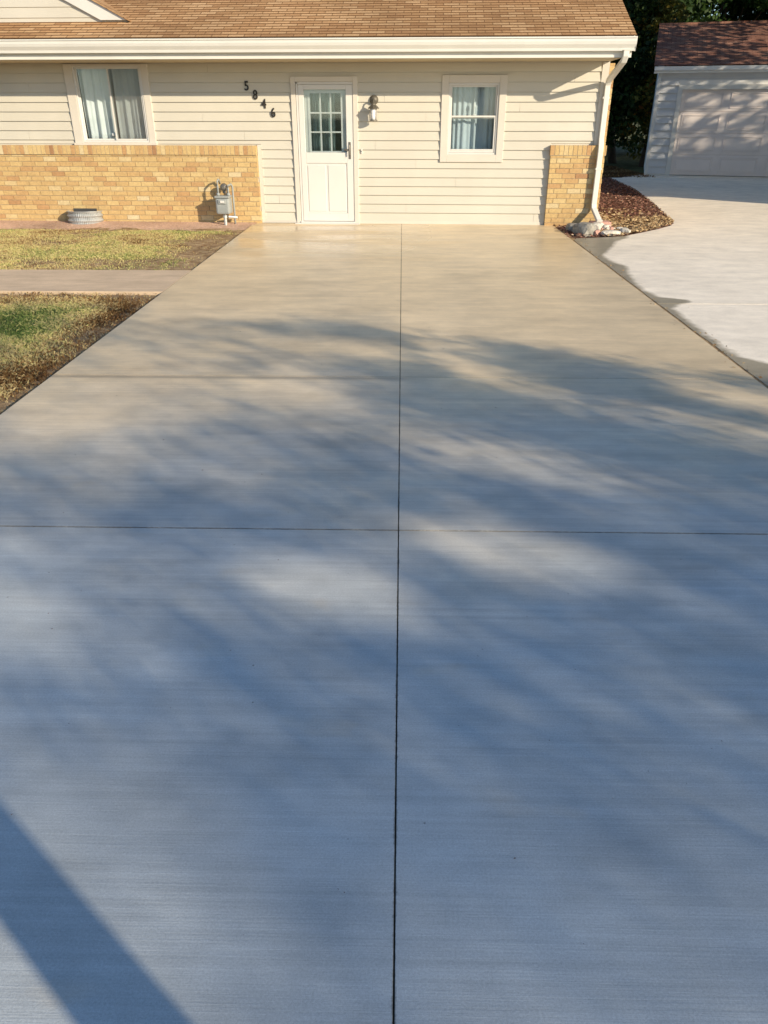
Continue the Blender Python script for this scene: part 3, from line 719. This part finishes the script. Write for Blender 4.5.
b = MB(); b.tube([(-.0, -.27, .21), (-.0, -.27, .08), (0, -.27, -.05)], .026); b.tube([(0, -.27, .11), (0, -.27, .15)], .036); b.tube([(.04, -.22, .12), (.17, -.13, .10)], .022); b.build('riser', 'galv', mt)

ww = empty('window_well', hw(-5.40, -.085, 0), HR, label='low ribbed galvanised steel window well against the yellow brick wall', cat='window well')
b = MB(); nA = 28; prof = []
for i in range(25):
    z = -.06+.23*i/24; prof.append((z, .012*math.sin(i/24*2*math.pi*3.0)))
for i in range(nA):
    for j in range(len(prof)-1):
        q = []
        for ii, jj in ((i, j), (i+1, j), (i+1, j+1), (i, j+1)):
            t = math.pi*ii/nA; z, dr = prof[jj]; z += .012*math.sin(t)
            q.append((-(.285+dr)*math.cos(t), -(.30+dr)*math.sin(t)**.8 if math.sin(t) > 0 else 0, z))
        b.face(q)
o = b.build('well_wall', 'galv', ww, smooth=True); so = o.modifiers.new('solid', 'SOLIDIFY'); so.thickness = .006
b = MB(); b.tube([(-.29*math.cos(math.pi*i/28), -.305*max(0, math.sin(math.pi*i/28))**.8, .175+.012*math.sin(math.pi*i/28)) for i in range(29)], .009, 8); b.build('rim', 'galv', ww)
b = MB(); b.face([(-.27*math.cos(math.pi*i/20), -.28*max(0, math.sin(math.pi*i/20))**.8, -.04) for i in range(21)]); b.build('well_floor', 'dark', ww)
b = MB(); b.box(-.20, .20, -.012, -.004, .06, .215); b.build('vent_panel', 'dark', ww)

# ---------------------------------------------------------------- stones, brick at the downspout
def rock(name, mat, loc, size, seed, label, cat, rz=0, group=None, sub=3):
    import bmesh
    bm = bmesh.new(); bmesh.ops.create_icosphere(bm, subdivisions=sub, radius=1)
    for v in bm.verts:
        p = v.co.copy(); f = 1+.30*noise.noise(p*1.3+Vector((seed, 0, 0)))+.10*noise.noise(p*4+Vector((0, seed, 0)))
        q = p*f; q = Vector([math.copysign(min(abs(c), .78), c) for c in q]); v.co = Vector((q.x*size[0], q.y*size[1], q.z*size[2]))
    me = bpy.data.meshes.new(name); bm.to_mesh(me); bm.free(); me.materials.append(M[mat])
    o = bpy.data.objects.new(name, me); C.objects.link(o); o.location = loc; o.rotation_euler = (0, 0, rz); tag(o, label, cat, group); return o
rock('stone', 'stone_grey', (2.84, 12.52, .05), (.17, .22, .14), 1, 'large rounded grey stone beside the dark soil at the downspout', 'stone', .4)
rock('stone', 'stone_grey', (2.74, 12.92, .03), (.13, .14, .09), 2, 'brown grey stone in the shade under the brick pier', 'stone', .1)
rock('concrete_chunk', 'stone_pale', (3.10, 12.86, .06), (.16, .12, .08), 3, 'pale broken concrete chunk just below the downspout mouth', 'concrete chunk', .8, sub=2)
rock('concrete_chunk', 'stone_pale', (3.20, 12.36, .03), (.19, .09, .05), 4, 'flat pale concrete chunk at the front edge of the stone pile', 'concrete chunk', .1, sub=2)
rock('concrete_chunk', 'stone_pale', (3.46, 12.56, .03), (.11, .09, .06), 5, 'small pale concrete chunk at the right end of the stone pile', 'concrete chunk', 1.3, sub=2)
rock('stone', 'brick_pink', (3.0, 12.40, .03), (.06, .06, .05), 6, 'small reddish stone wedged between the grey stone and the pale chunks', 'stone', .3, sub=2)
rk = random.Random(12)
for k in range(16):
    x, y = rk.uniform(2.98, 3.52), rk.uniform(12.42, 13.0); s_ = rk.uniform(.03, .065)
    rock('stone_fragment', rk.choice(['stone_pale', 'stone_pale', 'stone_grey', 'brick_pink']), (x, y, .02+rk.uniform(0, .04)), (s_*1.3, s_, s_*.7), 20+k, 'small loose stone fragment in the heap under the downspout', 'stone fragment', rk.uniform(0, 3), 'stone fragments under the downspout', sub=2)
b = MB(); b.box(-.16, .16, -.09, .09, 0, .07); o = b.build('paver_brick', 'brick_pink', None, bevel=.008, loc=(3.22, 13.18, .03)); o.rotation_euler = (.05, 0, .15); tag(o, 'pink paver brick lying under the downspout mouth', 'brick')

# ---------------------------------------------------------------- neighbour garage
gr = empty('detached_garage', garage_loc, R(-15.5), label='white sided detached garage with brown shingle roof and panelled door', cat='garage')
W, D = 6.6, 6.0; d0, d1, dz = .70, 5.58, 2.22
b = MB(); b.box(0, d0, 0, .12, -.05, 2.70); b.box(d1, W, 0, .12, -.05, 2.70); b.box(d0, d1, 0, .12, dz, 2.70)
b.box(0, .12, .12, D, -.05, 2.70); b.box(W-.12, W, .12, D, -.05, 2.70); b.box(0, W, D, D+.12, -.05, 2.70)
for x0 in (0, W-.12): b.prism([(0, 2.69), (D, 2.69), (D/2, 2.69+D/2*.38)], x0, x0+.12)
gwall = b.build('wall', 'garage_white', gr)
b = MB(); clap(b, .08, d0-.12, 0.04, 2.45, e=.19, zbase=.04, lap=.045); clap(b, .08, W-.08, 2.45, 2.64, e=.19, zbase=.04, lap=.045); clap(b, d1+.12, W-.08, .04, 2.45, e=.19, zbase=.04, lap=.045); b.build('siding', 'garage_siding', gr)
b = MB(); b.box(0-.01, .08, -.055, -.001, -.02, 2.64); b.box(d0-.12, d0, -.06, -.001, 0, dz+.12); b.box(d1, d1+.12, -.06, -.001, 0, dz+.12); b.box(d0, d1, -.06, -.001, dz, dz+.12); b.build('trim', 'white', gr)
b = MB()
b.box(d0, d1, .06, .10, .015, dz)
rows, cols = 4, 4; rh = (dz-.02)/rows; cw = (d1-d0)/cols
for r_ in range(rows):
    za_, zb_ = .02+r_*rh+.006, .02+(r_+1)*rh-.006
    b.box(d0+.01, d1-.01, .045, .062, za_, zb_)
    for c_ in range(cols):
        xa, xb = d0+c_*cw+.10, d0+(c_+1)*cw-.10
        frame_box(b, xa, xb, za_+.07, zb_-.07, .028, .028, .046)
        b.box(xa+.05, xb-.05, .034, .046, za_+.12, zb_-.12)
gd = b.build('garage_door', 'garage_door', gr, bevel=.004)
b = MB(); b.box(-.14, W+.14, -.20, -.18, 2.62, 2.79); b.prism([(-.20, 2.66), (-.29, 2.69), (-.30, 2.78), (-.20, 2.78)], -.14, W+.14); b.build('gutter', 'garage_white', gr)
b = MB(); b.box(-.13, W+.13, -.18, .0, 2.635, 2.65); b.build('soffit', 'garage_white', gr)
Lg = (D/2+.28)*math.sqrt(1+.144)
roof_plane('roof', 'shingle_dark', gr, -.16, W+.16, Lg, (0, -.28, 2.80), math.atan(.38))
r2 = roof_plane('roof', 'shingle_dark', gr, -W-.16, .16, Lg, (0, D+.28, 2.80), math.atan(.38)); r2.rotation_euler = (math.atan(.38), 0, math.pi)
b = MB(); b.box(-.17, W+.17, D/2-.1, D/2+.1, 2.80+(D/2+.28)*.38-.03, 2.80+(D/2+.28)*.38+.02); b.build('ridge_cap', 'shingle_dark', gr)

# neighbour's house, right of the view (its shadow lies across the far drive)
nh = empty('neighbour_house', (12.0, 13.2, 0), 0, label='white house to the right of the far driveway', cat='house')
b = MB(); b.box(0, 6, 0, 6.4, -.05, 3.3); b.prism([(0, 3.3), (6.4, 3.3), (3.2, 4.8)], 0, .15); b.prism([(0, 3.3), (6.4, 3.3), (3.2, 4.8)], 5.85, 6); b.build('wall', 'garage_white', nh)
ln = 3.6*math.sqrt(1+.22)
roof_plane('roof', 'shingle_dark', nh, -.3, 6.3, ln, (0, -.4, 3.15), math.atan(.469))
r2 = roof_plane('roof', 'shingle_dark', nh, -6.3, .3, ln, (0, 6.8, 3.15), math.atan(.469)); r2.rotation_euler = (math.atan(.469), 0, math.pi)
for y in (1.2, 4.0):
    b = MB(); b.box(-.03, 0, y, y+1.2, 1.0, 2.2); w_ = b.build('window', 'white', nh); b = MB(); b.box(-.04, -.031, y+.07, y+1.13, 1.07, 2.13); b.build('pane', 'screen', w_)

# unseen timber post, added to cast the shadow stripe in the near left corner
pt = Vector((-.655, .985, 0)) - Vector((L.x, L.y, 0)).normalized()*2.7
po = empty('added_timber_post', (pt.x, pt.y, 0), math.atan2(L.y, L.x), label='square timber post added behind the camera to cast a shadow stripe', cat='post')
b = MB(); b.box(-.07, .07, -.082, .082, -.1, 2.3); b.build('post', 'wood', po, bevel=.006)
b = MB(); b.prism([(-.095, 2.3), (.095, 2.3), (.095, 2.33), (0, 2.40), (-.095, 2.33)], -.095, .095); b.build('cap', 'wood', po)

# ---------------------------------------------------------------- trees
def leaves(n, P, size, tone, seed=0):
    a = rng.normal(size=(n, 3)); a /= np.linalg.norm(a, axis=1)[:, None]
    c = rng.normal(size=(n, 3)); c -= a*np.sum(a*c, 1)[:, None]; c /= np.linalg.norm(c, axis=1)[:, None]
    s = size*rng.uniform(.6, 1.3, n)[:, None]
    V = np.stack([P-a*s, P+c*s*.55, P+a*s, P-c*s*.55], 1).reshape(-1, 3)
    return V, np.arange(n*4).reshape(n, 4), np.clip(tone+rng.normal(0, .15, n), 0, 1)
def limbs(b, base, top, r, spread, nb, rr, targets=None):
    p0 = Vector(base); p1 = Vector(top); pts = []
    for i in range(8):
        t = i/7; pts.append(p0.lerp(p1, t)+Vector((rr.uniform(-1, 1), rr.uniform(-1, 1), 0))*r*.8*(t > 0))
    b.tube(pts, [r*(1.25-.1*0 if i == 0 else 1-.09*i) for i in range(8)], 10)
    for k in range(nb):
        t = rr.uniform(.45, 1); s = p0.lerp(p1, t); e = Vector(targets[k % len(targets)]) if targets else p1+Vector((rr.uniform(-1, 1)*spread, rr.uniform(-1, 1)*spread, rr.uniform(.0, .8)*spread))
        mid = s.lerp(e, .5)+Vector((rr.uniform(-.3, .3), rr.uniform(-.3, .3), rr.uniform(.1, .5)))
        b.tube([s, s.lerp(mid, .5), mid, mid.lerp(e, .5), e], [r*.42, r*.34, r*.26, r*.18, r*.06], 7)
# wanted ground shade; leaves of the unseen trees are placed to cast it
def G(x, y, cx, cy, sx, sy, a=0):
    dx, dy = x-cx, y-cy; ca, sa = math.cos(a), math.sin(a); u, v = dx*ca+dy*sa, -dx*sa+dy*ca
    return math.exp(-.5*((u/sx)**2+(v/sy)**2))
def sm(t): t = max(0, min(1, t)); return t*t*(3-2*t)
def shade(x, y):
    B = 6.75 if x < -.2 else (6.75-(x+.2)*2.2 if x < .6 else 4.95-.12*(x-.6))
    if x < -2.4: B = 7.5
    wd = 1.6 if x < 0 else .5
    t = sm((B-y)/wd+.5)
    base = 1.05+(.9 if y < 3.45 else .35)*sm((x+.4)/.8)
    if y < 2.4: base -= .25
    base += .5*G(x, y, -.1, 4.4, 1.2, .5) + .4*G(x, y, 2.1, 3.5, .9, .7) + 1.0*G(x, y, -.4, 3.6, .9, .45) + .8*G(x, y, -.55, 2.0, .8, .40) + .5*G(x, y, .9, 2.2, .9, .45) + .8*G(x, y, .5, 3.3, .7, .12) + .6*G(x, y, -.9, 3.1, .5, .25)
    if x < -.2 and y > 3.3: base *= 1-.25*sm((-.2-x)/.5)
    v = base*t
    for g_ in ((-.42, 5.95, .34, .18, -.5, 1.8), (-.55, 4.92, .36, .18, -.5, 1.4), (-1.9, 5.3, .6, .5, -.5, .6), (.55, 4.80, .70, .17, -.64, 4.), (1.8, 4.85, .6, .17, -.5, 4.), (.65, 3.72, .70, .18, -.62, 2.6), (2.4, 4.45, .5, .28, -.6, 3.2), (-2.1, 4.3, .4, .25, -.6, .8), (-1.5, 4.6, .5, .3, -.6, .5), (-1.2, 3.6, .4, .2, -.6, .5),
               (-.27, 2.52, .20, .11, -.45, 6.), (.50, 2.84, .30, .11, -.45, 6.), (-1.6, 2.35, .35, .35, -.6, 1.5)):
        v -= g_[5]*G(x, y, *g_[:5])
    v = max(0, v)
    for g_ in ((1.0, 5.85, .32, .15, -.62, 3.4), (1.40, 5.22, .28, .24, -.6, 6.), (.1, 5.28, .5, .14, -.62, 2.6), (1.95, 4.62, .45, .11, -.62, 2.6), (1.05, 4.30, .80, .17, -.62, 5.5), (.9, 5.55, .3, .12, -.5, 2.0), (.35, 4.55, .5, .12, -.6, 1.6), (-1.2, 6.65, .4, .13, -.4, 1.1), (-.35, 6.5, .4, .15, -.5, 2.2), (2.6, 5.1, .35, .12, -.4, 1.8), (1.0, 3.3, .6, .2, -.6, .8)):
        v += g_[5]*G(x, y, *g_[:5])
    return min(4.2, v)
def shade_low(x, y):
    v = 1.1 + .8*G(x, y, 1.0, 1.7, 1.2, .4) + .5*G(x, y, -.3, 1.8, .5, .3)
    v -= .4*G(x, y, -1.3, 1.8, .6, .5) + 2.2*G(x, y, -1.05, .85, .4, .3)
    return max(0, min(3.4, v))
def shadow_tree(label, cat_name, center_g, s0, ds, region, dens, leaf, mat, trunk_base, seed, nlimb=10, tr_=.17):
    global rng
    rr = random.Random(seed); x0, x1, y0, y1 = region; A = (x1-x0)*(y1-y0)
    up = -L; a_proj = 1.1*leaf*leaf*.5*.93
    n_try = int(A*abs(L.z)*4.2/a_proj); P = []
    cx, cy = center_g
    for _ in range(n_try):
        x, y = rr.uniform(x0, x1), rr.uniform(y0, y1)
        if rr.random() < dens(x, y)/4.2:
            q = 1-min(1, ((x-cx)/((x1-x0)/2))**2*.5+((y-cy)/((y1-y0)/2))**2*.5)
            s = s0+rr.uniform(-1, 1)*ds*(.45+.55*q); P.append(Vector((x, y, 0))+up*s)
    n = len(P); P = np.array([tuple(p) for p in P])
    V, F, T = leaves(n, P, leaf, .55)
    t = empty(cat_name, trunk_base, 0, label=label, cat='tree')
    V = V - np.array(trunk_base)
    soup('crown', mat, V, F, T, t)
    cc = Vector((cx, cy, 0))+up*s0-Vector(trunk_base)
    b = MB(); tg = [tuple(Vector(tuple(P[rr.randrange(n)]))-Vector(trunk_base)) for _ in range(16)]
    limbs(b, (0, 0, -.1), (cc.x*.12, cc.y*.12, cc.z*.62), tr_, 3, nlimb, rr, tg)
    b.build('trunk', 'bark', t, smooth=True)
    return n
rim = lambda x, y: sm((x+7.5)/2)*sm((8.5-x)/2)
SPLIT = 1.75
def dens_near(x, y): return shade(min(2.6, max(-4, x)), y)*rim(x, y)*sm((y-SPLIT)/.7+.5)
def dens_low(x, y): return shade_low(min(2.6, max(-3, x)), max(.4, y))*rim(x, y)*sm((SPLIT-y)/.7+.5)*sm((y+6)/2)
SP2 = 3.45
def upw(x, y): return sm((y-SP2)/.4+.5)*sm((x+.1)/.8+.5)
def dens_up(x, y): return dens_near(x, y)*upw(x, y)
def dens_mid(x, y): return dens_near(x, y)*(1-upw(x, y))
n1 = shadow_tree('low leafy tree beside the camera whose shade crosses the middle of the driveway', 'shade_tree', (2.5, 5.2), 9.5, 2.2, (-.6, 8.5, 3.2, 7.5), dens_up, .030, 'leaf', (10.5, -3.6, 0), 5, 6, .045)
n2b = shadow_tree('broad leafy tree behind the camera on the right', 'shade_tree', (.5, 3.6), 15, 3, (-7.5, 8.5, 1.2, 8.3), dens_mid, .036, 'leaf', (14.5, -9.0, 0), 15, 5, .05)
n3 = shadow_tree('tallest leafy tree far behind the camera whose shade covers the near driveway', 'shade_tree', (.5, -.5), 27, 4, (-7.5, 8.5, -6, 2.3), dens_low, .05, 'leaf', (21.5, -18.5, 0), 6, 5, .06)
def dens_far(x, y):
    v = 2.2+1.2*fract(x, y, .42, 31) - 3.5*G(x, y, 5.5, 32.5, 2.2, 2.5)
    if y < 22: v *= sm((y-19.5)/2.5)
    return max(.0, v)*sm((y-18)/1.5)
n2 = shadow_tree('tall leafy tree right of the neighbouring garage', 'shade_tree', (8, 28), 17, 4, (-5, 20, 18, 39), dens_far, .12, 'leaf', (24, 18.5, 0), 8)
print('leaves', n1, n2)
def tree(label, x, y, h, rad, n, mat, seed, leafsize=.10, zlow=.25, cl=26, group='trees behind the garage', trunk_r=.14):
    rr = random.Random(seed)
    t = empty('tree', (x, y, 0), 0, label=label, cat='tree', group=group)
    cen = [Vector((rr.gauss(0, rad*.5), rr.gauss(0, rad*.5), h*rr.uniform(zlow, .97))) for _ in range(cl)]
    for c in cen:
        k = 1-abs(c.z/h-.6)*1.1; c.x *= max(.35, k); c.y *= max(.35, k)
    per = n//cl; P = []; T = []
    for c in cen:
        r_ = rad*rr.uniform(.26, .48); tn = rr.uniform(.3, .75)
        d = rng.normal(size=(per, 3)); d /= np.linalg.norm(d, axis=1)[:, None]; d *= (rng.uniform(.45, 1.05, per)**.6)[:, None]*r_; d[:, 2] *= .75
        P.append(np.array(c)+d); T.append(np.full(per, tn))
    P = np.concatenate(P); P[:, 2] = np.maximum(P[:, 2], .1); V, F, T = leaves(len(P), P, leafsize, np.concatenate(T))
    soup('crown', mat, V, F, T, t)
    b = MB(); limbs(b, (0, 0, -.1), (rr.uniform(-.3, .3), rr.uniform(-.3, .3), h*.7), trunk_r, rad, 9, rr, [tuple(c) for c in cen]); b.build('trunk', 'bark', t, smooth=True)
specs = [
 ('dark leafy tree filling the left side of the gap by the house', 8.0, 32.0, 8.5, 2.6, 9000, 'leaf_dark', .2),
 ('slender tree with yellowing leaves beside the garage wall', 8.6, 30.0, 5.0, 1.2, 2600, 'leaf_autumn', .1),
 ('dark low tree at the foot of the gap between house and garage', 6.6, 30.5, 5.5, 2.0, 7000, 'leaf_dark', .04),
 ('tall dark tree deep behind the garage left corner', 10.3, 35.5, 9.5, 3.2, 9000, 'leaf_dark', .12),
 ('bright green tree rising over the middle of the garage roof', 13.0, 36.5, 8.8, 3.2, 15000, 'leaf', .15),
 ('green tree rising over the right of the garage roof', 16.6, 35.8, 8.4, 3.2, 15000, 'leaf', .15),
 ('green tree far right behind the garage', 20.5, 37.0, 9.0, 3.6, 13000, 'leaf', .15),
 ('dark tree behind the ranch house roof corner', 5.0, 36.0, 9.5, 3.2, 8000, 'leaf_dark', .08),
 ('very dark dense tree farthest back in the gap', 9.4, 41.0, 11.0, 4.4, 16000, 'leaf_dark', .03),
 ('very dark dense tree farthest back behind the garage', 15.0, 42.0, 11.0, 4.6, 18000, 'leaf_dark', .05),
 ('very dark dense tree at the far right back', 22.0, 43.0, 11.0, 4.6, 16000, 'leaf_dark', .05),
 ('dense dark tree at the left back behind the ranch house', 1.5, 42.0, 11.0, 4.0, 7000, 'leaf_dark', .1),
]
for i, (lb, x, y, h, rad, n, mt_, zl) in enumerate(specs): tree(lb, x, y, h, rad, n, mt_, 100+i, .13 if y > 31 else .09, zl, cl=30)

# ---------------------------------------------------------------- light, sky, camera
w = bpy.data.worlds.new('World'); S.world = w; w.use_nodes = True
nt = w.node_tree; bg = nt.nodes['Background']
sky = nt.nodes.new('ShaderNodeTexSky'); sky.sky_type = 'NISHITA'; sky.sun_disc = False
sky.sun_elevation = elev; sky.sun_rotation = azim; sky.air_density = 1.0; sky.dust_density = .3; sky.ozone_density = 3.2
nt.links.new(sky.outputs[0], bg.inputs[0]); bg.inputs[1].default_value = .13
sd_ = bpy.data.lights.new('sun', 'SUN'); sd_.energy = 4.6; sd_.angle = R(.55); sd_.color = (1, .855, .64)
so_ = bpy.data.objects.new('sun', sd_); C.objects.link(so_); so_.rotation_euler = L.to_track_quat('-Z', 'Y').to_euler(); so_.location = (20, -15, 15)
cam = bpy.data.cameras.new('camera'); co = bpy.data.objects.new('camera', cam); C.objects.link(co); S.camera = co
cam.sensor_fit = 'VERTICAL'; cam.sensor_height = 24; cam.lens = 24*760/1024; cam.clip_start = .05; cam.clip_end = 1000
co.location = (0, 0, 1.68); co.rotation_euler = (R(90-27.8), 0, R(1.25))
S.view_settings.view_transform = 'Standard'; S.view_settings.look = 'None'; S.view_settings.exposure = .42; S.view_settings.gamma = 1
S.render.engine = 'CYCLES'
